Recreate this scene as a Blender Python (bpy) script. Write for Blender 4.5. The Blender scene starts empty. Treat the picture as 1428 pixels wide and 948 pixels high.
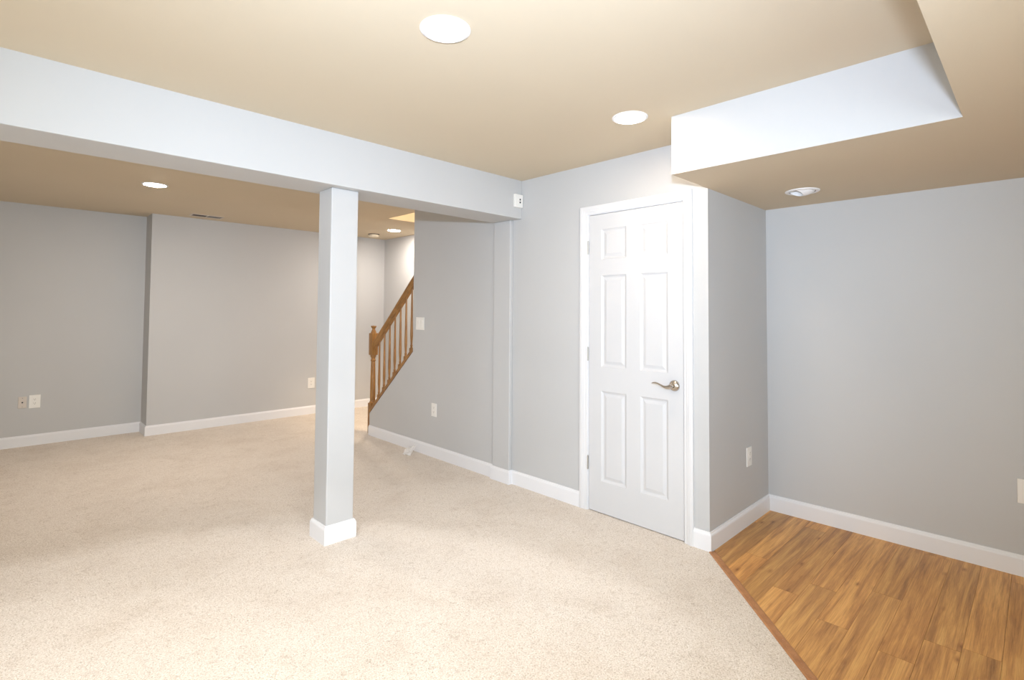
import bpy, bmesh, math, random
from mathutils import Vector, Matrix

random.seed(7)
SC = bpy.context.scene
COL = SC.collection

# ------------------------------------------------------------------ camera
CAM_POS = Vector((-2.9178, -2.954, 1.3585))
YAW, PITCH, ROLL = -0.7767, 0.0336, 0.0067
F_PX, PP_Y = 724.456, 409.39
cy_, sy_ = math.cos(YAW), math.sin(YAW)
fw = Vector((-sy_ * math.cos(PITCH), cy_ * math.cos(PITCH), math.sin(PITCH)))
r0 = Vector((cy_, sy_, 0.0))
u0 = r0.cross(fw)
cr, sr = math.cos(ROLL), math.sin(ROLL)
right = cr * r0 + sr * u0
up = -sr * r0 + cr * u0
cam_data = bpy.data.cameras.new('camera')
cam_data.sensor_width = 36.0
cam_data.sensor_fit = 'HORIZONTAL'
cam_data.lens = F_PX / 1428.0 * 36.0
cam_data.shift_y = -(474.0 - PP_Y) / 1428.0
cam_data.clip_start = 0.02
cam = bpy.data.objects.new('camera', cam_data)
R = Matrix((right, up, -fw)).transposed().to_4x4()
cam.matrix_world = Matrix.Translation(CAM_POS) @ R
COL.objects.link(cam)
SC.camera = cam

# ------------------------------------------------------------------ colour management / world
SC.view_settings.view_transform = 'Standard'
SC.view_settings.look = 'None'
SC.view_settings.gamma = 1.0
SC.view_settings.use_curve_mapping = False
SC.view_settings.exposure = 0.07
world = bpy.data.worlds.new('world')
SC.world = world
world.use_nodes = True
world.node_tree.nodes['Background'].inputs[0].default_value = (0.9, 0.95, 1.0, 1)
world.node_tree.nodes['Background'].inputs[1].default_value = 0.0
SC.cycles.use_denoising = True
SC.cycles.max_bounces = 12
SC.cycles.diffuse_bounces = 8
SC.cycles.sample_clamp_indirect = 6.0
SC.cycles.caustics_reflective = False
SC.cycles.caustics_refractive = False

# ------------------------------------------------------------------ light levels
FLASH_W = 408.0   # the photographer's flash gun, a little above the camera
FLASH_COL = (0.655, 0.785, 0.98)   
FLASH_ANGLE = 116.0   
FLASH_TILT = 0.17   
CAN_W = 105.0   # each recessed ceiling light
CAN_COL = (0.97, 0.98, 1.0)   
LENS_STRENGTH = 100.0   
BACK_LENS = 410.0   
DOOR_LENS = 125.0   # the light beside the soffit is dimmer
LENS_COL = (1.0, 0.81, 0.60, 1)   
CORNER_LENS = 320.0   # the far corner light is dimmer
BACK_LENS_COL = (1.0, 0.90, 0.80, 1)   
STAIR_W = 180.0   # light from the upper storey down the stairwell
STAIR_COL = (1.0, 0.76, 0.50)   
BACK_FILL_W = 76.0   # added soft fill from behind the camera, no opening in that wall
SIDE_W = 14.0   # added fill from the left, that wall has no window
SIDE_COL = (0.86, 0.96, 1.0)   
ROW_LENS = 105.0   
ROW_LENS_COL = (0.86, 0.93, 1.0, 1)   
BACK_FILL_COL = (0.84, 0.98, 1.0)   

# measured room (metres; door wall is x = 0, the beam runs along x)
Y1, D, S, ZS, Y2, H = -1.607, 0.9113, 0.4224, 2.0817, -2.7674, 2.3892
YBF, YBB, ZB, HB, BT = -0.0883, 0.2086, 2.0856, 0.1067, 0.014
XL, YB, XS = -4.7, -5.3, -0.012
YF1, YF2, XK, XE = 4.0703, 3.7695, -1.7775, 1.0671
XCL, XCR, YCF, YCB = -1.5413, -1.3701, -0.0278, 0.1442
YSL, YSR, YDL, YDR, ZDT = -0.7465, -1.4526, -0.6789, -1.5142, 2.0922

def aim(o, direction):
    o.rotation_euler = Vector(direction).to_track_quat('-Z', 'Y').to_euler()

fl = bpy.data.lights.new('camera_flash', 'SPOT')
fl.shadow_soft_size = 0.045; fl.energy = FLASH_W; fl.color = FLASH_COL
fl.spot_size = math.radians(FLASH_ANGLE); fl.spot_blend = 1.0
flo = bpy.data.objects.new('camera_flash', fl)
flo.location = (-2.93, -2.965, 1.65)
aim(flo, (fw.x, fw.y, FLASH_TILT))
COL.objects.link(flo)

dl = bpy.data.lights.new('back_fill', 'AREA')  # added fill panel by the back wall, brightens the room
dl.shape = 'RECTANGLE'; dl.size = 1.8; dl.size_y = 1.9; dl.energy = BACK_FILL_W; dl.color = BACK_FILL_COL
dlo = bpy.data.objects.new('back_fill', dl)
dlo.location = (-3.2, YB + 0.06, 1.0)
aim(dlo, (0, 1, 0))
COL.objects.link(dlo)

wl = bpy.data.lights.new('side_fill', 'AREA')  # added fill panel by the left wall, lifts surfaces facing it
wl.shape = 'RECTANGLE'; wl.size = 1.6; wl.size_y = 1.3; wl.energy = SIDE_W; wl.color = SIDE_COL
wlo = bpy.data.objects.new('side_fill', wl)
wlo.location = (XL + 0.06, -1.6, 1.35)
aim(wlo, (1, 0, 0))
COL.objects.link(wlo)

sl = bpy.data.lights.new('upstairs_light', 'AREA')
sl.shape = 'RECTANGLE'; sl.size = 0.6; sl.size_y = 1.2; sl.energy = STAIR_W; sl.color = STAIR_COL
slo = bpy.data.objects.new('upstairs_light', sl)
slo.location = (0.55, 0.15, 4.6)
aim(slo, (0.2, 0.1, -1))
COL.objects.link(slo)

# ------------------------------------------------------------------ materials
def mat(name, col, rough=0.6, metal=0.0, spec=0.5):
    m = bpy.data.materials.new(name)
    m.use_nodes = True
    b = m.node_tree.nodes['Principled BSDF']
    b.inputs['Base Color'].default_value = (*col, 1)
    b.inputs['Roughness'].default_value = rough
    b.inputs['Metallic'].default_value = metal
    b.inputs['Specular IOR Level'].default_value = spec
    return m

def N(m, t, **kw):
    n = m.node_tree.nodes.new(t)
    for k, v in kw.items():
        setattr(n, k, v)
    return n

def L(m, a, b):
    m.node_tree.links.new(a, b)

def bsdf(m):
    return m.node_tree.nodes['Principled BSDF']

def ramp(m, stops):
    n = N(m, 'ShaderNodeValToRGB')
    e = n.color_ramp.elements
    while len(e) < len(stops):
        e.new(0.5)
    for el, (p, c) in zip(e, stops):
        el.position = p
        el.color = (*c, 1)
    return n

def noise(m, vec, scale, detail=2.0, rough=0.5, dist=0.0):
    n = N(m, 'ShaderNodeTexNoise')
    n.inputs['Scale'].default_value = scale
    n.inputs['Detail'].default_value = detail
    n.inputs['Roughness'].default_value = rough
    n.inputs['Distortion'].default_value = dist
    if vec is not None:
        L(m, vec, n.inputs['Vector'])
    return n

def bump(m, height, strength, dist):
    b = N(m, 'ShaderNodeBump')
    b.inputs['Strength'].default_value = strength
    b.inputs['Distance'].default_value = dist
    L(m, height, b.inputs['Height'])
    L(m, b.outputs['Normal'], bsdf(m).inputs['Normal'])
    return b

def painted(name, col, rough=0.6, spec=0.3):
    m = mat(name, col, rough, 0, spec)
    tc = N(m, 'ShaderNodeTexCoord')
    big = noise(m, tc.outputs['Object'], 1.3, 3)
    rp = ramp(m, [(0.3, tuple(c * 0.985 for c in col)), (0.7, tuple(min(1, c * 1.015) for c in col))])
    L(m, big.outputs['Fac'], rp.inputs['Fac'])
    L(m, rp.outputs['Color'], bsdf(m).inputs['Base Color'])
    fine = noise(m, tc.outputs['Object'], 260, 2)
    bump(m, fine.outputs['Fac'], 0.08, 0.002)
    return m

M_WALL = painted('wall_paint', (0.52, 0.52, 0.52))
M_CEIL = painted('ceiling_paint', (0.615, 0.53, 0.405), 0.8, 0.15)
M_TRIM = painted('white_trim', (0.77, 0.77, 0.79), 0.35, 0.4)
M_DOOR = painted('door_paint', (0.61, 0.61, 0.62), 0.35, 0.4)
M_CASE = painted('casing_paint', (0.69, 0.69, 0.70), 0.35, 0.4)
M_PLATE = mat('plastic_white', (0.82, 0.80, 0.76), 0.35)
M_PLATE2 = mat('plastic_beige', (0.62, 0.56, 0.50), 0.45)
M_DARK = mat('dark_slot', (0.03, 0.03, 0.03), 0.6)
M_SLOT = mat('grey_slot', (0.22, 0.21, 0.20), 0.6)
M_NICKEL = mat('satin_nickel', (0.55, 0.50, 0.44), 0.25, 1.0)
M_HINGE = mat('nickel_hinge', (0.46, 0.44, 0.40), 0.4, 0.8)
M_RING = mat('light_trim', (0.85, 0.85, 0.86), 0.4)
M_PAPER = mat('paper', (0.95, 0.94, 0.93), 0.8)
M_CREAM = mat('cream_plastic', (0.75, 0.66, 0.52), 0.5)
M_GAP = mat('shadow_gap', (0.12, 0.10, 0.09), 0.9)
M_REFL = mat('reflector', (0.75, 0.75, 0.78), 0.3)

def lens_material(name, col, strength):
    m = mat(name, (0.9, 0.9, 0.9), 0.4)
    bsdf(m).inputs['Emission Color'].default_value = col
    bsdf(m).inputs['Emission Strength'].default_value = strength
    return m
M_LENS = lens_material('lamp_lens', LENS_COL, LENS_STRENGTH)
M_DLENS = lens_material('lamp_lens_door', LENS_COL, DOOR_LENS)
M_CLENS = lens_material('lamp_lens_corner', BACK_LENS_COL, CORNER_LENS)
M_RLENS = lens_material('lamp_lens_row', ROW_LENS_COL, ROW_LENS)
M_BLENS = lens_material('lamp_lens_warm', BACK_LENS_COL, BACK_LENS)

def carpet_material():
    m = mat('carpet', (0.6, 0.5, 0.4), 0.95, 0, 0.05)
    tc = N(m, 'ShaderNodeTexCoord')
    P = tc.outputs['Object']
    fine = noise(m, P, 185, 3, 0.6, 0.8)
    rp = ramp(m, [(0.29, (0.40, 0.325, 0.25)), (0.41, (0.66, 0.58, 0.49)), (0.55, (0.82, 0.745, 0.67)), (0.70, (0.91, 0.855, 0.80))])
    L(m, fine.outputs['Fac'], rp.inputs['Fac'])
    # trodden patches where the pile leans another way
    patch = noise(m, P, 3.2, 4, 0.6, 0.6)
    rp2 = ramp(m, [(0.30, (0.86, 0.83, 0.80)), (0.55, (1, 1, 1))])
    L(m, patch.outputs['Fac'], rp2.inputs['Fac'])
    mx = N(m, 'ShaderNodeMix', data_type='RGBA', blend_type='MULTIPLY')
    mx.inputs[0].default_value = 0.6
    L(m, rp.outputs['Color'], mx.inputs[6]); L(m, rp2.outputs['Color'], mx.inputs[7])
    mid = noise(m, P, 30, 4, 0.7, 1.2)
    rp3 = ramp(m, [(0.30, (0.70, 0.65, 0.60)), (0.48, (1, 1, 1))])
    L(m, mid.outputs['Fac'], rp3.inputs['Fac'])
    mx2 = N(m, 'ShaderNodeMix', data_type='RGBA', blend_type='MULTIPLY')
    mx2.inputs[0].default_value = 0.55
    L(m, mx.outputs[2], mx2.inputs[6]); L(m, rp3.outputs['Color'], mx2.inputs[7])
    L(m, mx2.outputs[2], bsdf(m).inputs['Base Color'])
    h = N(m, 'ShaderNodeMath', operation='ADD')
    L(m, fine.outputs['Fac'], h.inputs[0]); L(m, mid.outputs['Fac'], h.inputs[1])
    bump(m, h.outputs[0], 0.55, 0.008)
    bsdf(m).inputs['Sheen Weight'].default_value = 0.15
    return m
M_CARPET = carpet_material()

def wood_planks():
    m = mat('laminate', (0.5, 0.3, 0.13), 0.38, 0, 0.4)
    uv = N(m, 'ShaderNodeUVMap', uv_map='plank')
    at = N(m, 'ShaderNodeAttribute', attribute_name='tone')
    mp = N(m, 'ShaderNodeMapping')
    mp.inputs['Scale'].default_value = (0.55, 10.0, 1.0)
    L(m, uv.outputs['UV'], mp.inputs['Vector'])
    g = noise(m, mp.outputs['Vector'], 2.4, 7, 0.70, 0.35)
    rp = ramp(m, [(0.30, (0.29, 0.13, 0.038)), (0.43, (0.50, 0.245, 0.074)), (0.55, (0.66, 0.345, 0.106)), (0.72, (0.82, 0.50, 0.17))])
    L(m, g.outputs['Fac'], rp.inputs['Fac'])
    mp2 = N(m, 'ShaderNodeMapping'); mp2.inputs['Scale'].default_value = (0.8, 40.0, 1.0)
    L(m, uv.outputs['UV'], mp2.inputs['Vector'])
    g2 = noise(m, mp2.outputs['Vector'], 7, 4, 0.6, 0.2)
    rp2 = ramp(m, [(0.35, (0.80, 0.75, 0.70)), (0.58, (1.06, 1.06, 1.08))])
    L(m, g2.outputs['Fac'], rp2.inputs['Fac'])
    # a few knots and dark flecks
    mp3 = N(m, 'ShaderNodeMapping'); mp3.inputs['Scale'].default_value = (1.0, 2.6, 1.0)
    L(m, uv.outputs['UV'], mp3.inputs['Vector'])
    vo = N(m, 'ShaderNodeTexVoronoi'); vo.inputs['Scale'].default_value = 4.2
    L(m, mp3.outputs['Vector'], vo.inputs['Vector'])
    rp3 = ramp(m, [(0.03, (0.34, 0.22, 0.15)), (0.08, (0.74, 0.66, 0.58)), (0.17, (1, 1, 1))])
    L(m, vo.outputs['Distance'], rp3.inputs['Fac'])
    a = N(m, 'ShaderNodeMix', data_type='RGBA', blend_type='MULTIPLY'); a.inputs[0].default_value = 0.8
    L(m, rp.outputs['Color'], a.inputs[6]); L(m, rp2.outputs['Color'], a.inputs[7])
    c = N(m, 'ShaderNodeMix', data_type='RGBA', blend_type='MULTIPLY'); c.inputs[0].default_value = 0.8
    L(m, a.outputs[2], c.inputs[6]); L(m, rp3.outputs['Color'], c.inputs[7])
    t = N(m, 'ShaderNodeMix', data_type='RGBA', blend_type='MULTIPLY'); t.inputs[0].default_value = 1.0
    L(m, c.outputs[2], t.inputs[6]); L(m, at.outputs['Color'], t.inputs[7])
    L(m, t.outputs[2], bsdf(m).inputs['Base Color'])
    bump(m, g2.outputs['Fac'], 0.05, 0.002)
    return m
M_PLANK = wood_planks()

def oak(name, dark, light, scale=(1, 1, 1)):
    m = mat(name, light, 0.38, 0, 0.4)
    tc = N(m, 'ShaderNodeTexCoord')
    mp = N(m, 'ShaderNodeMapping'); mp.inputs['Scale'].default_value = scale
    L(m, tc.outputs['Object'], mp.inputs['Vector'])
    g = noise(m, mp.outputs['Vector'], 9, 5, 0.6, 0.8)
    rp = ramp(m, [(0.3, dark), (0.65, light)])
    L(m, g.outputs['Fac'], rp.inputs['Fac'])
    L(m, rp.outputs['Color'], bsdf(m).inputs['Base Color'])
    return m
M_OAK = oak('oak_upright', (0.185, 0.085, 0.024), (0.35, 0.18, 0.057), (6, 6, 0.7))
M_OAKR = oak('oak_rail', (0.185, 0.085, 0.024), (0.35, 0.18, 0.057), (6, 0.9, 1.0))
M_STRIP = oak('threshold_wood', (0.35, 0.15, 0.055), (0.47, 0.225, 0.09), (2, 2, 2))

# ------------------------------------------------------------------ mesh helpers
def link(name, bm, mats, parent=None, smooth=False):
    me = bpy.data.meshes.new(name)
    bmesh.ops.recalc_face_normals(bm, faces=bm.faces)
    bm.to_mesh(me); bm.free()
    if not isinstance(mats, (list, tuple)):
        mats = [mats]
    for m in mats:
        me.materials.append(m)
    if smooth:
        for p in me.polygons:
            p.use_smooth = True
        try:
            me.set_sharp_from_angle(angle=math.radians(38))
        except Exception:
            pass
    o = bpy.data.objects.new(name, me)
    COL.objects.link(o)
    if parent is not None:
        o.parent = parent
        o.matrix_parent_inverse = Matrix.Identity(4)
    return o

def box(bm, x0, x1, y0, y1, z0, z1, mi=0):
    vs = [bm.verts.new((x, y, z)) for z in (z0, z1) for y in (y0, y1) for x in (x0, x1)]
    fs = []
    for f in ((0, 2, 3, 1), (4, 5, 7, 6), (0, 1, 5, 4), (2, 6, 7, 3), (1, 3, 7, 5), (0, 4, 6, 2)):
        fc = bm.faces.new([vs[i] for i in f]); fc.material_index = mi; fs.append(fc)
    return vs, fs

def bbox(bm, x0, x1, y0, y1, z0, z1, bev=0.003, mi=0, seg=2):
    vs, fs = box(bm, x0, x1, y0, y1, z0, z1, mi)
    es = list({e for f in fs for e in f.edges})
    bmesh.ops.bevel(bm, geom=es, offset=bev, segments=seg, affect='EDGES', profile=0.5)

def prism(bm, pts, axis, a, c, mi=0):
    """polygon pts in the two other axes, extruded along axis from a to c"""
    def mk(p, t):
        if axis == 'x': return (t, p[0], p[1])
        if axis == 'y': return (p[0], t, p[1])
        return (p[0], p[1], t)
    A = [bm.verts.new(mk(p, a)) for p in pts]
    B = [bm.verts.new(mk(p, c)) for p in pts]
    n = len(pts)
    fs = [bm.faces.new(A), bm.faces.new(B[::-1])]
    for i in range(n):
        fs.append(bm.faces.new((A[i], A[(i + 1) % n], B[(i + 1) % n], B[i])))
    for f in fs: f.material_index = mi

def lathe(bm, prof, seg=24, mat4=None, mi=0, cap=True):
    rings = []
    for r, z in prof:
        if r < 1e-6:
            rings.append([bm.verts.new((0, 0, z))])
        else:
            rings.append([bm.verts.new((r * math.cos(2 * math.pi * k / seg), r * math.sin(2 * math.pi * k / seg), z)) for k in range(seg)])
    fs = []
    for a, c in zip(rings, rings[1:]):
        for k in range(seg):
            k2 = (k + 1) % seg
            if len(a) == 1 and len(c) == 1: continue
            if len(a) == 1: fs.append(bm.faces.new((a[0], c[k], c[k2])))
            elif len(c) == 1: fs.append(bm.faces.new((a[k], a[k2], c[0])))
            else: fs.append(bm.faces.new((a[k], a[k2], c[k2], c[k])))
    if cap:
        for rg in (rings[0], rings[-1]):
            if len(rg) > 1: fs.append(bm.faces.new(rg))
    for f in fs: f.material_index = mi
    if mat4 is not None:
        bmesh.ops.transform(bm, matrix=mat4, verts=[v for rg in rings for v in rg])

def tube(bm, path, radii, seg=14, flat=(1, 1), upv=(0, 0, 1), mi=0):
    """swept ellipse along a path; radii per point are (a, b) half sizes sideways / upwards"""
    rings = []
    n = len(path)
    P = [Vector(p) for p in path]
    for i in range(n):
        t = (P[min(i + 1, n - 1)] - P[max(i - 1, 0)]).normalized()
        s = t.cross(Vector(upv)).normalized()
        w = s.cross(t).normalized()
        a, c = radii[i]
        rings.append([bm.verts.new(P[i] + s * a * math.cos(2 * math.pi * k / seg) + w * c * math.sin(2 * math.pi * k / seg)) for k in range(seg)])
    for a, c in zip(rings, rings[1:]):
        for k in range(seg):
            f = bm.faces.new((a[k], a[(k + 1) % seg], c[(k + 1) % seg], c[k])); f.material_index = mi
    bm.faces.new(rings[0]); bm.faces.new(rings[-1][::-1])

def sweep(bm, path, prof, side=1, closed=False, mi=0):
    """sweep a closed (distance, z) profile along an xy polyline with mitred corners"""
    n = len(path)
    P = [Vector((p[0], p[1])) for p in path]
    rings = []
    for i in range(n):
        def nrm(a, b):
            d = (b - a).normalized()
            return Vector((-d.y, d.x)) * side
        if closed:
            n1 = nrm(P[i - 1], P[i]); n2 = nrm(P[i], P[(i + 1) % n])
        else:
            n1 = nrm(P[i - 1], P[i]) if i > 0 else nrm(P[0], P[1])
            n2 = nrm(P[i], P[i + 1]) if i < n - 1 else n1
        m = (n1 + n2)
        m = m / (1 + n1.dot(n2)) if (1 + n1.dot(n2)) > 1e-4 else n1
        rings.append([bm.verts.new((P[i].x + m.x * d, P[i].y + m.y * d, z)) for d, z in prof])
    k = len(prof)
    rng = range(n) if closed else range(n - 1)
    for i in rng:
        a, c = rings[i], rings[(i + 1) % n]
        for j in range(k):
            f = bm.faces.new((a[j], a[(j + 1) % k], c[(j + 1) % k], c[j])); f.material_index = mi
    if not closed:
        bm.faces.new(rings[0]); bm.faces.new(rings[-1][::-1])

def struct(o, label=None):
    o['kind'] = 'structure'
    if label: o['label'] = label
    return o

def thing(name, loc, label, cat, group=None):
    o = bpy.data.objects.new(name, None)
    o.empty_display_size = 0.05
    COL.objects.link(o)
    o.location = loc
    o['label'] = label; o['category'] = cat
    if group: o['group'] = group
    return o

# ------------------------------------------------------------------ structure: floors
# diagonal threshold from the corner of the door wall towards the camera
E0 = Vector((-0.012, Y1 - 0.026)); ED = Vector((-0.716, -0.698)).normalized()
T_END = (YB - E0.y) / ED.y
E1 = E0 + ED * T_END
XCE = 1.06
bm = bmesh.new()
pts = [(XL, YB), (E1.x, YB), (E0.x, E0.y), (0.0, Y1), (0.0, Y2 + 4.5), (0.06, Y2 + 4.5), (0.06, YF2 + 0.05), (XE, YF2 + 0.05), (XE, YF1 + 0.05), (XL, YF1 + 0.05)]
pts = [(XL, YB), (E1.x, YB), (E0.x, E0.y), (0.02, Y1 + 0.02), (0.02, 2.2), (XE, 2.2), (XE, YF1 + 0.02), (XL, YF1 + 0.02)]
A = [bm.verts.new((x, y, 0.0)) for x, y in pts]
Bv = [bm.verts.new((x, y, -0.012)) for x, y in pts]
bm.faces.new(A); bm.faces.new(Bv[::-1])
for i in range(len(pts)):
    j = (i + 1) % len(pts)
    bm.faces.new((A[i], A[j], Bv[j], Bv[i]))
carpet = struct(link('floor_carpet', bm, M_CARPET), 'beige speckled wall-to-wall carpet')

# ragged pile along the cut edge of the carpet
bm = bmesh.new()
nrm2 = Vector((-ED.y, ED.x))
if nrm2.x > 0: nrm2 = -nrm2          # towards the carpet
for k in range(1500):
    t = random.uniform(0, min(T_END, 2.4))
    p = E0 + ED * t + nrm2 * random.uniform(-0.004, 0.010)
    h = random.uniform(0.004, 0.009); rr = random.uniform(0.0018, 0.0032)
    q = p - nrm2 * random.uniform(0.0, 0.005)
    base = [bm.verts.new((p.x + rr * math.cos(a), p.y + rr * math.sin(a), -0.003)) for a in (0, 2.1, 4.2)]
    tip = bm.verts.new((q.x, q.y, h - 0.001))
    for i in range(3): bm.faces.new((base[i], base[(i + 1) % 3], tip))
edge = link('carpet_edge', bm, M_CARPET, carpet); edge['kind'] = 'stuff'

# laminate planks (each board cut to the alcove outline)
def clip(poly, keep):
    out = []
    for i in range(len(poly)):
        a, c = poly[i], poly[(i + 1) % len(poly)]
        da, dc = keep(a), keep(c)
        if da >= 0: out.append(a)
        if da * dc < 0:
            t = da / (da - dc)
            out.append((a[0] + (c[0] - a[0]) * t, a[1] + (c[1] - a[1]) * t))
    return out
STRIPW = 0.042
def keep_edge(p):
    v = Vector((p[0], p[1])) - E0
    return -(v.dot(nrm2)) - STRIPW * 0.5
bm = bmesh.new()
uvl = bm.loops.layers.uv.new('plank')
tone = bm.loops.layers.float_color.new('tone')
PW = 0.1185
joints = {0: [0.135 - 0.0, -0.09], 2: [-0.14], 3: [0.025], 6: [-0.352], 8: [-0.087]}
y = -1.637 + PW
row = 0
while y > YB:
    y0, y1p = y - PW, y
    base = joints.get(row - 2, [None])[0]
    if base is None: base = -0.6 + 1.2 * ((row * 0.377) % 1.0)
    cuts = sorted([base + 1.21 * k for k in range(-6, 4)])
    for xa, xb in zip(cuts, cuts[1:]):
        g = 0.00045
        poly = [(xa + g, y0 + g), (xb - g, y0 + g), (xb - g, y1p - g), (xa + g, y1p - g)]
        poly = clip(poly, keep_edge)
        poly = clip(poly, lambda p: D + 0.004 - p[0]) if poly else poly
        poly = clip(poly, lambda p: Y1 + 0.004 - p[1]) if poly else poly
        poly = clip(poly, lambda p: p[1] - YB) if poly else poly
        if len(poly) < 3: continue
        ou, ov = random.uniform(0, 40), random.uniform(0, 40)
        tn = random.uniform(0.82, 1.12); wr = random.uniform(-0.03, 0.03)
        f = bm.faces.new([bm.verts.new((px, py, 0.0)) for px, py in poly])
        for lp in f.loops:
            lp[uvl].uv = (lp.vert.co.x + ou, lp.vert.co.y + ov)
            lp[tone] = (tn + wr, tn, tn - wr, 1)
    y -= PW; row += 1
ext = bmesh.ops.extrude_face_region(bm, geom=list(bm.faces))
for v in [e for e in ext['geom'] if isinstance(e, bmesh.types.BMVert)]:
    v.co.z = -0.008
floorw = struct(link('floor', bm, M_PLANK), 'honey brown wood laminate floor of the alcove')
bm = bmesh.new()
box(bm, XL, D + 0.1, YB, YF1 + 0.1, -0.1, -0.012)
struct(link('floor_slab', bm, M_GAP))

# threshold strip
bm = bmesh.new()
prof = [(-STRIPW / 2, -0.008), (-STRIPW / 2, 0.0015), (-STRIPW / 2 + 0.006, 0.006), (STRIPW / 2 - 0.008, 0.006), (STRIPW / 2, 0.001), (STRIPW / 2, -0.008)]
s0 = E0 - ED * 0.012
sweep(bm, [(s0.x, s0.y), (E1.x, E1.y)], prof, side=1)
struct(link('trim_1', bm, M_STRIP), 'reddish brown wooden threshold strip between carpet and laminate')

# ------------------------------------------------------------------ structure: walls
bm = bmesh.new()   # closet wall with its doorway
RO = 0.018
box(bm, 0, 0.11, YSL + RO, YBB - 0.011, 0, H)
box(bm, 0, 0.11, Y1, YSR - RO, 0, H)
box(bm, 0, 0.11, YSR - RO, YSL + RO, 2.03 + RO, H)
struct(link('wall_closet', bm, M_WALL))
bm = bmesh.new()
box(bm, 0.11, D + 0.11, Y1, Y1 + 0.11, 0, H)
struct(link('wall_jog', bm, M_WALL))
bm = bmesh.new()
box(bm, D, D + 0.11, YB, Y1, -0.05, H)
struct(link('wall_alcove', bm, M_WALL))
bm = bmesh.new()
box(bm, XL, D + 0.11, YB - 0.11, YB, -0.05, H)
struct(link('wall_back', bm, M_WALL))
bm = bmesh.new()
box(bm, XL - 0.11, XL, YB, YF1, -0.05, H)
struct(link('wall_left', bm, M_WALL))
bm = bmesh.new()
box(bm, XL, XK, YF1, YF1 + 0.11, -0.05, H)
box(bm, XK, XE, YF2, YF1 + 0.11, -0.05, H)
struct(link('wall_far', bm, M_WALL))
KN = 2.212
SLOPE = 0.875
def capz(yy): return 0.228 + SLOPE * (2.22 - yy)
YW = 1.392
bm = bmesh.new()
prism(bm, [(YBB - 0.011, 0), (KN, 0), (KN, capz(KN)), (YW, capz(YW)), (YW, H), (YBB - 0.011, H)], 'x', XS, 0.10)
struct(link('wall_stair', bm, M_WALL))
bm = bmesh.new()
bbox(bm, -0.0349, 0.0, 0.0024, 0.1976, 0, ZB, 0.006)
struct(link('pilaster', bm, M_WALL), 'shallow pale grey wall pilaster under the end of the beam')
bm = bmesh.new()
box(bm, XE, XE + 0.11, -1.0, YF2, 0, 5.0)
box(bm, 0.16, XE, -1.11, -1.0, 0, 5.0)
box(bm, 0.06, 0.16, -1.11, 2.265, H + 0.15, 5.0)
box(bm, 0.16, XE, 2.165, 2.265, H + 0.15, 5.0)
box(bm, 0.06, XE + 0.11, -1.11, 2.265, 5.0, 5.1)
struct(link('wall_stairwell', bm, M_WALL))

# ceilings
bm = bmesh.new()
box(bm, XL - 0.1, 0.16, YB - 0.1, YF1 + 0.1, H, H + 0.15)
box(bm, 0.16, XE + 0.11, 2.165, YF1 + 0.1, H, H + 0.15)
box(bm, 0.16, XE + 0.11, YB - 0.1, -1.0, H, H + 0.15)
struct(link('ceiling', bm, M_CEIL))
bm = bmesh.new()
OUT = [(D, Y1), (-S, Y1), (-S, Y2), (XL, Y2), (XL, YB), (D, YB)]
prism(bm, OUT, 'z', ZS, H)
bm.faces.ensure_lookup_table()
bmesh.ops.delete(bm, geom=[bm.faces[0]], context='FACES_ONLY')
EYE = (0.454, -1.976)
rim = [e for e in bm.edges if e.is_boundary]
cv = [bm.verts.new((EYE[0] + 0.074 * math.cos(2 * math.pi * k / 48), EYE[1] + 0.074 * math.sin(2 * math.pi * k / 48), ZS)) for k in range(48)]
rim += [bm.edges.new((cv[k], cv[(k + 1) % 48])) for k in range(48)]
bmesh.ops.triangle_fill(bm, edges=rim, use_beauty=True)
bm.faces.ensure_lookup_table()
bmesh.ops.recalc_face_normals(bm, faces=bm.faces)
for f in bm.faces:
    f.material_index = 1 if abs(f.normal.z) > 0.5 else 0
struct(link('ceiling_soffit', bm, [M_WALL, M_CEIL]), 'dropped ceiling over the alcove with a white side face and tan underside')

bm = bmesh.new()
bbox(bm, XL, 0.0, YBF, YBB, ZB, H + 0.01, 0.004)
struct(link('beam', bm, M_WALL), 'boxed-in white ceiling beam crossing the room')

# column
bm = bmesh.new()
bbox(bm, XCL, XCR, YCF, YCB, 0, ZB, 0.006)
column = struct(link('column', bm, M_WALL), 'square pale column standing under the beam')

BPROF = [(0, 0), (BT, 0), (BT, 0.086), (0.0115, 0.094), (0.0075, 0.0985), (0.0055, HB - 0.001), (0.003, HB), (0, HB)]
bm = bmesh.new()
sweep(bm, [(XCL, YCF), (XCR, YCF), (XCR, YCB), (XCL, YCB)], BPROF, side=-1, closed=True)
struct(link('baseboard_column', bm, M_TRIM, column))
bm = bmesh.new()
sweep(bm, [(0, YDL), (0, 0.0024), (-0.0349, 0.0024), (-0.0349, 0.1976), (XS, 0.1976), (XS, KN)], BPROF, side=1)
struct(link('baseboard_stair', bm, M_TRIM))
bm = bmesh.new()
sweep(bm, [(0, YDR), (0, Y1), (D, Y1), (D, YB)], BPROF, side=-1)
struct(link('baseboard_alcove', bm, M_TRIM))
bm = bmesh.new()
sweep(bm, [(XE, YF2), (XK, YF2), (XK, YF1), (XL, YF1)], BPROF, side=1)
struct(link('baseboard_far', bm, M_TRIM))
bm = bmesh.new()
sweep(bm, [(XL, YF1 - 0.02), (XL, YB)], BPROF, side=1)
struct(link('baseboard_left', bm, M_TRIM))

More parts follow.
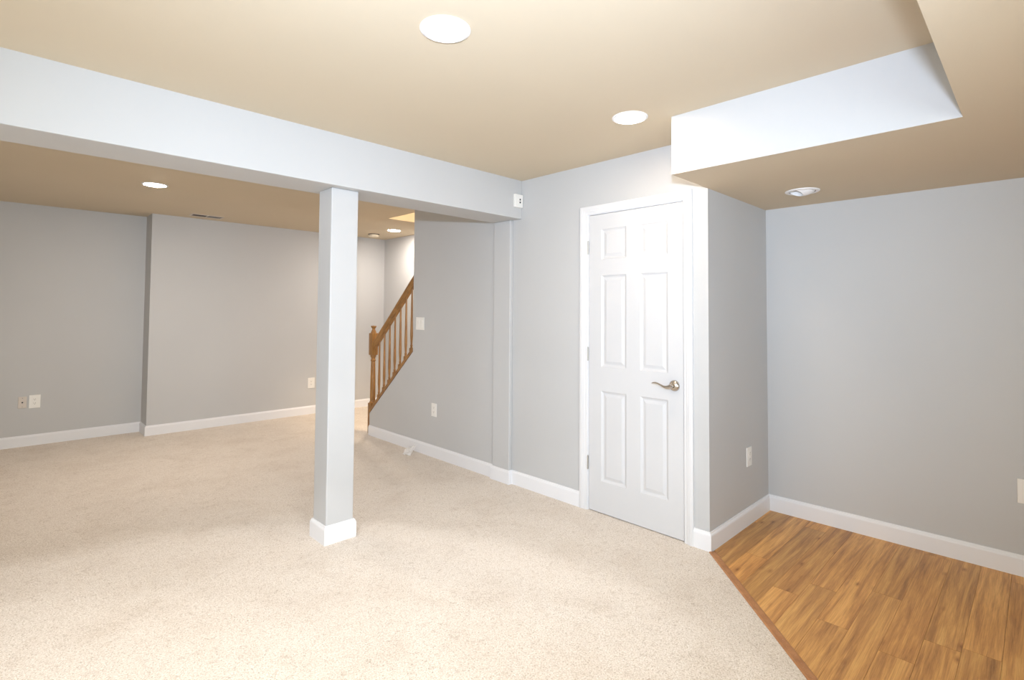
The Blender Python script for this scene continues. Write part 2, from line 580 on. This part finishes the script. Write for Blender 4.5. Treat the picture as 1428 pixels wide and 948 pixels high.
# ------------------------------------------------------------------ door_1
def door_slab():
    bm = bmesh.new()
    X0 = 0.003
    g = 0.003
    ya, yb, za, zb = YSR + g, YSL - g, 0.006, 2.03 - g
    cols = [(-1.348, -1.154), (-1.050, -0.852)]
    rows = [(0.215, 0.822), (0.985, 1.607), (1.716, 1.923)]
    ys = sorted({ya, yb, *[v for c in cols for v in c]})
    zs = sorted({za, zb, *[v for c in rows for v in c]})
    V = {}
    for i, yy in enumerate(ys):
        for j, zz in enumerate(zs):
            V[i, j] = bm.verts.new((X0, yy, zz))
    def is_panel(i, j):
        return any(abs(ys[i] - c[0]) < 1e-6 and abs(ys[i + 1] - c[1]) < 1e-6 for c in cols) and any(abs(zs[j] - r[0]) < 1e-6 and abs(zs[j + 1] - r[1]) < 1e-6 for r in rows)
    for i in range(len(ys) - 1):
        for j in range(len(zs) - 1):
            q = [V[i, j], V[i + 1, j], V[i + 1, j + 1], V[i, j + 1]]
            if not is_panel(i, j):
                bm.faces.new(q); continue
            prev = q
            # sticking profile, flat, then the raised field
            for ins, dx in ((0.004, 0.0035), (0.010, 0.0075), (0.014, 0.0095), (0.020, 0.0095), (0.038, 0.0035), (0.040, 0.0032)):
                y0, y1, z0, z1 = ys[i] + ins, ys[i + 1] - ins, zs[j] + ins, zs[j + 1] - ins
                cur = [bm.verts.new((X0 + dx, y0, z0)), bm.verts.new((X0 + dx, y1, z0)), bm.verts.new((X0 + dx, y1, z1)), bm.verts.new((X0 + dx, y0, z1))]
                for k in range(4):
                    bm.faces.new((prev[k], prev[(k + 1) % 4], cur[(k + 1) % 4], cur[k]))
                prev = cur
            bm.faces.new(prev)
    # edges and back
    bk = [bm.verts.new((X0 + 0.035, yy, zz)) for yy, zz in ((ya, za), (yb, za), (yb, zb), (ya, zb))]
    bm.faces.new(bk)
    ni, nj = len(ys) - 1, len(zs) - 1
    bm.faces.new([V[i, 0] for i in range(ni + 1)] + [bk[1], bk[0]])
    bm.faces.new([V[i, nj] for i in range(ni, -1, -1)] + [bk[3], bk[2]])
    bm.faces.new([V[ni, j] for j in range(nj + 1)] + [bk[2], bk[1]])
    bm.faces.new([V[0, j] for j in range(nj, -1, -1)] + [bk[0], bk[3]])
    return bm
door = bpy.data.objects.new('door_1', None)
COL.objects.link(door); door.location = (0, (YSL + YSR) / 2, 0)
struct(door, 'white six-panel door in the side wall with a lever handle')
DY = (YSL + YSR) / 2
def dlink(name, bm, m, smooth=False, parent=None):
    bmesh.ops.translate(bm, verts=bm.verts, vec=(0, -DY, 0))
    return link(name, bm, m, parent or door, smooth)
slab = dlink('door_leaf', door_slab(), M_DOOR)
# casing: stepped colonial profile swept round the opening (in the y-z plane)
def casing():
    bm = bmesh.new()
    inner = 0.0048
    yl, yr, zt = YSL + inner, YSR - inner, 2.03 + inner
    W = YDL - yl
    prof = [(0, 0), (0, 0.008), (0.004, 0.0095), (0.018, 0.0105), (0.024, 0.0135), (0.034, 0.0145), (0.040, 0.0165), (W - 0.006, 0.0165), (W - 0.001, 0.0145), (W, 0.011), (W, 0)]
    rows = []
    for corner in range(4):
        ring = []
        for d, t in prof:
            dz = d * (ZDT - zt) / W
            yy = (yl + d) if corner in (0, 1) else (yr - d * (yr - YDR) / W)
            zz = 0.0 if corner in (0, 3) else zt + dz
            ring.append(bm.verts.new((-t, yy, zz)))
        rows.append(ring)
    k = len(prof)
    for a, c in zip(rows, rows[1:]):
        for j in range(k):
            bm.faces.new((a[j], a[(j + 1) % k], c[(j + 1) % k], c[j]))
    bm.faces.new(rows[0]); bm.faces.new(rows[-1][::-1])
    return bm
dlink('door_casing', casing(), M_CASE)
bm = bmesh.new()   # jamb lining and stop
box(bm, 0.0003, 0.11, YSL, YSL + RO - 0.001, 0, 2.03)
box(bm, 0.0003, 0.11, YSR - RO + 0.001, YSR, 0, 2.03)
box(bm, 0.0003, 0.11, YSR - RO + 0.001, YSL + RO - 0.001, 2.03, 2.03 + RO - 0.001)
dlink('door_jamb', bm, M_TRIM)
for zc in (1.805, 1.066, 0.322):
    bm = bmesh.new()
    T = Matrix.Translation((-0.0035, YSL + 0.002, zc))
    lathe(bm, [(0.0, -0.049), (0.003, -0.048), (0.0035, -0.0455), (0.0055, -0.0445), (0.0055, -0.0152), (0.0048, -0.0148), (0.0055, -0.0144), (0.0055, 0.0144), (0.0048, 0.0148), (0.0055, 0.0152), (0.0055, 0.0445), (0.0035, 0.0455), (0.003, 0.048), (0.0, 0.049)], 14, T, cap=False)
    hg = dlink('hinge', bm, M_HINGE, True)
# lever set
YH, ZH = -1.392, 0.914
bm = bmesh.new()
RX = Matrix.Translation((0.003, YH, ZH)) @ Matrix.Rotation(-math.pi / 2, 4, 'Y')
lathe(bm, [(0.0335, 0.0), (0.0335, 0.004), (0.032, 0.009), (0.028, 0.014), (0.020, 0.019), (0.0125, 0.0215), (0.0115, 0.026), (0.0115, 0.040), (0.0135, 0.045), (0.0135, 0.056), (0.0105, 0.061), (0.0, 0.0625)], 32, RX)
rose = dlink('door_handle', bm, M_NICKEL, True)
rose['label'] = 'satin nickel lever handle'
bm = bmesh.new()
lev = [(-0.052, YH - 0.004, ZH - 0.001), (-0.053, YH + 0.010, ZH - 0.004), (-0.053, YH + 0.026, ZH - 0.007), (-0.052, YH + 0.045, ZH - 0.004), (-0.051, YH + 0.065, ZH + 0.004), (-0.050, YH + 0.084, ZH + 0.011), (-0.048, YH + 0.102, ZH + 0.013), (-0.045, YH + 0.118, ZH + 0.010), (-0.043, YH + 0.130, ZH + 0.006)]
rad = [(0.008, 0.011), (0.008, 0.0115), (0.0075, 0.0095), (0.0065, 0.0065), (0.0055, 0.0045), (0.0065, 0.0045), (0.0085, 0.0052), (0.0075, 0.0045), (0.002, 0.0015)]
tube(bm, lev, rad, 16, upv=(0, 0, 1))
dlink('lever', bm, M_NICKEL, True, rose).matrix_parent_inverse = Matrix.Identity(4)

# ------------------------------------------------------------------ recessed ceiling lights
def recessed(x, y, label, back=False, beam=False, lit_group='lit recessed ceiling lights'):
    t = thing('recessed_light', (x, y, H), label, 'ceiling light', lit_group)
    bm = bmesh.new()
    lathe(bm, [(0.076, 0.0), (0.093, 0.0), (0.093, -0.003), (0.090, -0.006), (0.080, -0.0075), (0.076, -0.005)], 48, cap=False)
    bm.verts.ensure_lookup_table()
    link('trim_ring', bm, M_RING, t, True)
    bm = bmesh.new()
    lathe(bm, [(0.0, -0.0125), (0.020, -0.0122), (0.045, -0.0105), (0.065, -0.0075), (0.0755, -0.0035), (0.0755, -0.001), (0.0, -0.001)], 48, cap=False)
    link('lens', bm, M_CLENS if back and x > 0 else M_BLENS if back else M_RLENS if x < -2.5 else M_DLENS if x > -1 else M_LENS, t, True)
    if beam:
        ld = bpy.data.lights.new('lamp_beam', 'SPOT')
        ld.energy = CAN_W * (0.2 if x > -2 else 1.0 if x > -4 else 0.55); ld.color = CAN_COL
        ld.spot_size = math.radians(92.5); ld.spot_blend = 0.10; ld.shadow_soft_size = 0.04
        lo = bpy.data.objects.new('lamp_beam', ld)
        lo.location = (0, 0, -0.03)
        lo.parent = t
        COL.objects.link(lo)
    return t
recessed(-1.785, -1.443, 'largest lit recessed ceiling light, nearest the camera at top centre', beam=True)
recessed(-0.566, -1.445, 'lit recessed ceiling light in front of the door, beside the white soffit corner')
recessed(-2.035, 2.185, 'lit recessed ceiling light beyond the beam, left of the column', True)
recessed(0.665, 2.868, 'small lit recessed ceiling light in the far corner near the stair railing', True)
recessed(-3.004, -1.441, 'lit recessed ceiling light third from the door wall, just beyond the left photo edge', beam=True)
recessed(-4.22, -1.439, 'lit recessed ceiling light nearest the left wall, last of the front row', beam=True)

# unlit adjustable eyeball light in the alcove soffit
ey = thing('eyeball_light', (0.454, -1.976, ZS), 'unlit white adjustable recessed light in the tan dropped ceiling over the alcove', 'ceiling light')
bm = bmesh.new()
lathe(bm, [(0.070, 0.0), (0.092, 0.0), (0.092, -0.003), (0.088, -0.006), (0.076, -0.007), (0.070, -0.004)], 48, cap=False)
link('trim_ring', bm, M_RING, ey, True)
bm = bmesh.new()
TL = Matrix.Translation((0, 0, 0.070)) @ Matrix.Rotation(math.radians(25), 4, Vector((0.70, 0.70, 0)))
RB = 0.0985
prof = [(RB * math.sin(math.radians(23 + 5.2 * k)), -RB * math.cos(math.radians(23 + 5.2 * k))) for k in range(9)]
prof_in = [(r * 0.96, z * 0.96) for r, z in prof[:1:-1]] + [(0.042, -0.030), (0.0385, -0.030)]
prof = prof + prof_in
lathe(bm, prof + prof[:1], 48, TL, cap=False)
link('eyeball', bm, M_RING, ey, True)
bm = bmesh.new()
lathe(bm, [(0.073, -0.001), (0.073, 0.13), (0.0, 0.13), (0.0, 0.131), (0.0735, 0.131), (0.0735, -0.001)], 40, cap=False)
link('housing', bm, M_SLOT, ey, True)  # grey colour stands in for the shadow deep inside the fitting
bm = bmesh.new()
lathe(bm, [(0.0, -0.040), (0.018, -0.041), (0.032, -0.044), (0.036, -0.042), (0.028, -0.02), (0.012, 0.0), (0.0, 0.0)], 32, TL, cap=False)
link('bulb', bm, M_SLOT, ey, True)  # bulb coloured grey so the opening reads as shaded

# ------------------------------------------------------------------ smoke detector, ceiling register
sm = thing('smoke_detector', (0.662, 3.375, H), 'round cream smoke detector on the ceiling near the far corner', 'smoke detector')
bm = bmesh.new()
lathe(bm, [(0.0, 0.0), (0.074, 0.0), (0.074, -0.008), (0.0, -0.008)], 36, cap=False)
link('mounting_plate', bm, M_GAP, sm, True)
bm = bmesh.new()
lathe(bm, [(0.0, -0.008), (0.066, -0.008), (0.070, -0.014), (0.069, -0.030), (0.062, -0.037), (0.030, -0.040), (0.0, -0.040)], 36, cap=False)
link('cover', bm, M_CREAM, sm, True)

vt = thing('ceiling_register', (-1.315, 3.52, H), 'small flat ceiling vent by the top of the far wall', 'vent')
bm = bmesh.new()
VW, VD = 0.160, 0.075
for (x0, x1, y0, y1) in ((-VW, VW, -VD, -VD + 0.016), (-VW, VW, VD - 0.016, VD), (-VW, -VW + 0.016, -VD + 0.016, VD - 0.016), (VW - 0.016, VW, -VD + 0.016, VD - 0.016), (-0.006, 0.006, -VD + 0.016, VD - 0.016)):
    box(bm, x0, x1, y0, y1, -0.004, 0.0)
link('register_frame', bm, M_PLATE2, vt)
bm = bmesh.new()
box(bm, -VW + 0.016, VW - 0.016, -VD + 0.016, VD - 0.016, -0.0005, 0.0)
link('duct', bm, M_DARK, vt)
for k in range(6):
    yy = -VD + 0.020 + k * 0.019
    bm = bmesh.new()
    prism(bm, [(yy, -0.004), (yy + 0.010, -0.0012), (yy + 0.010, -0.0006), (yy, -0.0032)], 'x', 0.006, VW - 0.016)
    link('louvre', bm, M_PLATE2, vt)
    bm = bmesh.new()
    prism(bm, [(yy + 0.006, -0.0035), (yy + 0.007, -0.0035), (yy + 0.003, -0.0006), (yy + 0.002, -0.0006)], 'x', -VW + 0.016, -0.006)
    link('louvre', bm, M_GAP, vt)  # left blades coloured dark to stand in for the shaded slots

# ------------------------------------------------------------------ wall plates
# each is built in a local frame: x along the wall, y out of the wall (towards the room), z up
def plate_root(name, loc, rot, label, cat, group=None):
    t = thing(name, loc, label, cat, group)
    t.rotation_euler = (0, 0, rot)
    return t
def plate(t, w, h, m=M_PLATE, th=0.006):
    bm = bmesh.new()
    bbox(bm, -w / 2, w / 2, 0, th, -h / 2, h / 2, 0.0025)
    return link('cover_plate', bm, m, t)
def duplex(loc, rot, label, w=0.075, h=0.122, m=M_PLATE):
    t = plate_root('electrical_outlet', loc, rot, label, 'outlet', 'duplex wall outlets')
    plate(t, w, h, m)
    for s in (-1, 1):
        bm = bmesh.new()
        pts = []
        for k in range(24):
            a = 2 * math.pi * k / 24
            pts.append((max(-0.0145, min(0.0145, 0.0175 * math.cos(a))), 0.0198 * s + 0.0142 * math.sin(a)))
        prism(bm, pts, 'y', 0.004, 0.0078)
        rc = link('receptacle', bm, m, t)
        bm = bmesh.new()
        box(bm, -0.0078, -0.0050, 0.0070, 0.0082, 0.0198 * s + 0.000, 0.0198 * s + 0.009)
        box(bm, 0.0050, 0.0078, 0.0070, 0.0082, 0.0198 * s + 0.001, 0.0198 * s + 0.008)
        lathe(bm, [(0, 0.0), (0.0028, 0.0), (0.0028, 0.0012), (0, 0.0012)], 12, Matrix.Translation((0, 0.0082, 0.0198 * s - 0.006)) @ Matrix.Rotation(math.pi / 2, 4, 'X'), cap=False)
        link('slot', bm, M_SLOT, rc)
    bm = bmesh.new()
    lathe(bm, [(0, 0.0), (0.0032, 0.0), (0.0028, 0.0012), (0, 0.0015)], 12, Matrix.Translation((0, 0.006, 0)) @ Matrix.Rotation(-math.pi / 2, 4, 'X'), cap=False)
    link('screw', bm, m, t)
    return t
RMX = math.pi / 2      # facing -x   (local +y -> world -x)
RMY = math.pi          # facing -y
duplex((-2.6535, YF1, 0.431), RMY, 'white outlet on the far left wall, beside the beige cable plate', 0.085, 0.128)
duplex((0.008, YF2, 0.401), RMY, 'white outlet low on the far wall, half hidden by the column edge', 0.092, 0.135)
duplex((XS, 1.025, 0.434), RMX, 'cream outlet low on the stair side wall, right of the railing', 0.078, 0.122)
duplex((0.569, Y1, 0.427), RMY, 'white outlet on the narrow shaded wall left of the alcove corner', 0.078, 0.122)
duplex((D, -2.892, 0.437), RMX, 'white outlet on the right alcove wall, cut off by the photo edge', 0.085, 0.126)
cb = plate_root('cable_plate', (-2.743, YF1, 0.430), RMY, 'beige coaxial cable plate on the far left wall, left of the white outlet', 'wall plate')
plate(cb, 0.062, 0.112, M_PLATE2)
bm = bmesh.new()
lathe(bm, [(0.0, 0.0), (0.0065, 0.0), (0.0065, 0.006), (0.0045, 0.0065), (0.0045, 0.011), (0.0, 0.011)], 12, Matrix.Translation((0, 0.006, 0)) @ Matrix.Rotation(-math.pi / 2, 4, 'X'), cap=False)
link('cable_socket', bm, M_DARK, cb)
for zz in (-0.042, 0.042):
    bm = bmesh.new()
    lathe(bm, [(0, 0.0), (0.003, 0.0), (0.003, 0.001), (0, 0.0013)], 10, Matrix.Translation((0, 0.006, zz)) @ Matrix.Rotation(-math.pi / 2, 4, 'X'), cap=False)
    link('screw', bm, M_SLOT, cb)

sw = plate_root('light_switch', (XS, 1.268, 1.232), RMX, 'white double light switch plate on the stair wall beside the railing', 'light switch')
plate(sw, 0.135, 0.122)
for s in (-1, 1):
    bm = bmesh.new()
    prism(bm, [(0.0055, -0.033), (0.0085, -0.033), (0.0072, 0.0), (0.0105, 0.033), (0.0055, 0.033)], 'x', s * 0.028 - 0.0165, s * 0.028 + 0.0165)
    link('rocker', bm, M_PLATE, sw)

bx = plate_root('jack_box', (-0.050, YBF, 2.221), RMY, 'white surface box with two dark holes at the right end of the beam', 'wall box')
bm = bmesh.new()
bbox(bm, -0.043, 0.043, 0, 0.022, -0.051, 0.051, 0.003)
link('cover_plate', bm, M_PLATE, bx)
for zz in (-0.011, 0.011):
    bm = bmesh.new()
    lathe(bm, [(0, 0.0), (0.0075, 0.0), (0.0075, 0.0014), (0, 0.0014)], 16, Matrix.Translation((-0.010, 0.0215, zz)) @ Matrix.Rotation(-math.pi / 2, 4, 'X'), cap=False)
    link('hole', bm, M_DARK, bx)

# ------------------------------------------------------------------ staircase
bm = bmesh.new()
RIS, TRD = 0.195, 0.223
prof = [(2.17, 0.0)]
yy, zz = 2.17, 0.0
for k in range(12):
    zz += RIS; prof.append((yy + 0.012, zz - 0.03)); prof.append((yy + 0.012, zz)); yy -= TRD; prof.append((yy, zz))
prof += [(yy, 0.0)]
prism(bm, prof, 'x', 0.105, XE)
st = struct(link('stairs', bm, M_CARPET), 'carpeted stair flight behind the railing')

# ------------------------------------------------------------------ stair railing
XR, YN = 0.045, 2.252
rl = thing('stair_railing', (XR, YN, 0), 'turned oak stair railing with newel post and balusters along the stair wall', 'railing')
def rlink(name, bm, m, smooth=True):
    bmesh.ops.translate(bm, verts=bm.verts, vec=(-XR, -YN, 0))
    return link(name, bm, m, rl, smooth)
HW = 0.0375
def newel():
    bm = bmesh.new()
    box_kw = dict(bev=0.004)
    bbox(bm, XR - HW, XR + HW, YN - HW, YN + HW, 0.0, 0.335, 0.004)
    bbox(bm, XR - HW, XR + HW, YN - HW, YN + HW, 0.862, 1.105, 0.006)
    T = Matrix.Translation((XR, YN, 0))
    lathe(bm, [(0.030, 0.333), (0.034, 0.338), (0.035, 0.345), (0.031, 0.352), (0.0275, 0.358), (0.029, 0.372), (0.0295, 0.42), (0.027, 0.62), (0.023, 0.775), (0.022, 0.790), (0.027, 0.797), (0.029, 0.805), (0.025, 0.812), (0.022, 0.820), (0.023, 0.832), (0.030, 0.845), (0.032, 0.855), (0.029, 0.866)], 28, T)
    lathe(bm, [(0.030, 1.102), (0.031, 1.108), (0.027, 1.116), (0.024, 1.128), (0.021, 1.134), (0.018, 1.140), (0.015, 1.150), (0.018, 1.158), (0.027, 1.168), (0.031, 1.177), (0.029, 1.184), (0.018, 1.181), (0.010, 1.186), (0.0, 1.189)], 28, T, cap=False)
    return bm
nw = rlink('newel_post', newel(), M_OAK)
# handrail: moulded profile swept up the slope
RS = 0.905
def rail_z(yv): return 1.045 + RS * (2.137 - yv)
def handrail():
    bm = bmesh.new()
    prof = [(-0.020, -0.032), (0.020, -0.032), (0.024, -0.022), (0.022, -0.010), (0.029, 0.004), (0.030, 0.016), (0.024, 0.028), (0.012, 0.035), (-0.012, 0.035), (-0.024, 0.028), (-0.030, 0.016), (-0.029, 0.004), (-0.022, -0.010), (-0.024, -0.022)]
    k = 1 / math.cos(math.atan(RS))
    rg = []
    for yv in (YN - HW + 0.003, YW + 0.001):
        rg.append([bm.verts.new((XR + a, yv, rail_z(yv) + c * k)) for a, c in prof])
    n = len(prof)
    for j in range(n):
        bm.faces.new((rg[0][j], rg[0][(j + 1) % n], rg[1][(j + 1) % n], rg[1][j]))
    bm.faces.new(rg[0]); bm.faces.new(rg[1][::-1])
    return bm
rlink('handrail', handrail(), M_OAKR)
CT = 0.040
bm = bmesh.new()
prism(bm, [(KN, capz(KN) + 0.001), (KN, capz(KN) + CT), (YW + 0.001, capz(YW + 0.001) + CT), (YW + 0.001, capz(YW + 0.001) + 0.001)], 'x', XS - 0.008, 0.106)
rlink('bottom_rail', bm, M_OAKR, False)
def baluster(yb):
    z0 = capz(yb) + CT
    z1 = rail_z(yb) - 0.040
    bm = bmesh.new()
    q = 0.0155
    hs = 0.085
    # square foot, cut to the rake
    A = [bm.verts.new((XR + sx * q, yb + sy * q, z0 - sy * q * SLOPE - 0.001)) for sx, sy in ((-1, -1), (1, -1), (1, 1), (-1, 1))]
    Bq = [bm.verts.new((XR + sx * q, yb + sy * q, z0 + hs)) for sx, sy in ((-1, -1), (1, -1), (1, 1), (-1, 1))]
    bm.faces.new(A[::-1]); bm.faces.new(Bq)
    for i in range(4): bm.faces.new((A[i], A[(i + 1) % 4], Bq[(i + 1) % 4], Bq[i]))
    T = Matrix.Translation((XR, yb, z0))
    Ht = z1 - z0
    lathe(bm, [(0.0135, hs - 0.002), (0.0125, hs + 0.006), (0.0095, hs + 0.012), (0.0125, hs + 0.018), (0.0135, hs + 0.024), (0.011, hs + 0.030), (0.009, hs + 0.036), (0.0105, hs + 0.06), (0.0140, hs + 0.12), (0.0138, hs + 0.18), (0.0115, hs + 0.30), (0.0095, Ht - 0.12), (0.0085, Ht + 0.012)], 18, T)
    return bm
for k in range(7):
    rlink('baluster', baluster(2.120 - 0.1028 * k), M_OAK)

# ------------------------------------------------------------------ crumpled paper on the carpet
bm = bmesh.new()
random.seed(3)
n = 9
V = {}
for i in range(n):
    for j in range(n):
        u, v = i / (n - 1) - 0.5, j / (n - 1) - 0.5
        fold = 0.014 * abs(math.sin(4.6 * u + 2.2 * v + 0.4)) + 0.012 * abs(math.sin(6 * v - 3 * u + 1))
        V[i, j] = bm.verts.new((u * 0.135 + random.uniform(-.005, .005), v * 0.105 + 0.016 * math.sin(5 * u) + random.uniform(-.005, .005), 0.002 + fold + random.uniform(0, .005)))
for i in range(n - 1):
    for j in range(n - 1):
        bm.faces.new((V[i, j], V[i + 1, j], V[i + 1, j + 1], V[i, j + 1]))
bmesh.ops.solidify(bm, geom=list(bm.faces), thickness=0.0012)
pp = link('paper_scrap', bm, M_PAPER)
pp.data.transform(Matrix.Rotation(math.radians(20), 4, 'Z'))
pp.data.transform(Matrix.Rotation(math.radians(-22), 4, 'Y'))
zmin = min(v.co.z for v in pp.data.vertices)
pp.location = (-0.105, 1.285, -zmin)
pp['label'] = 'small crumpled white paper scrap on the carpet against the stair wall baseboard'
pp['category'] = 'paper'
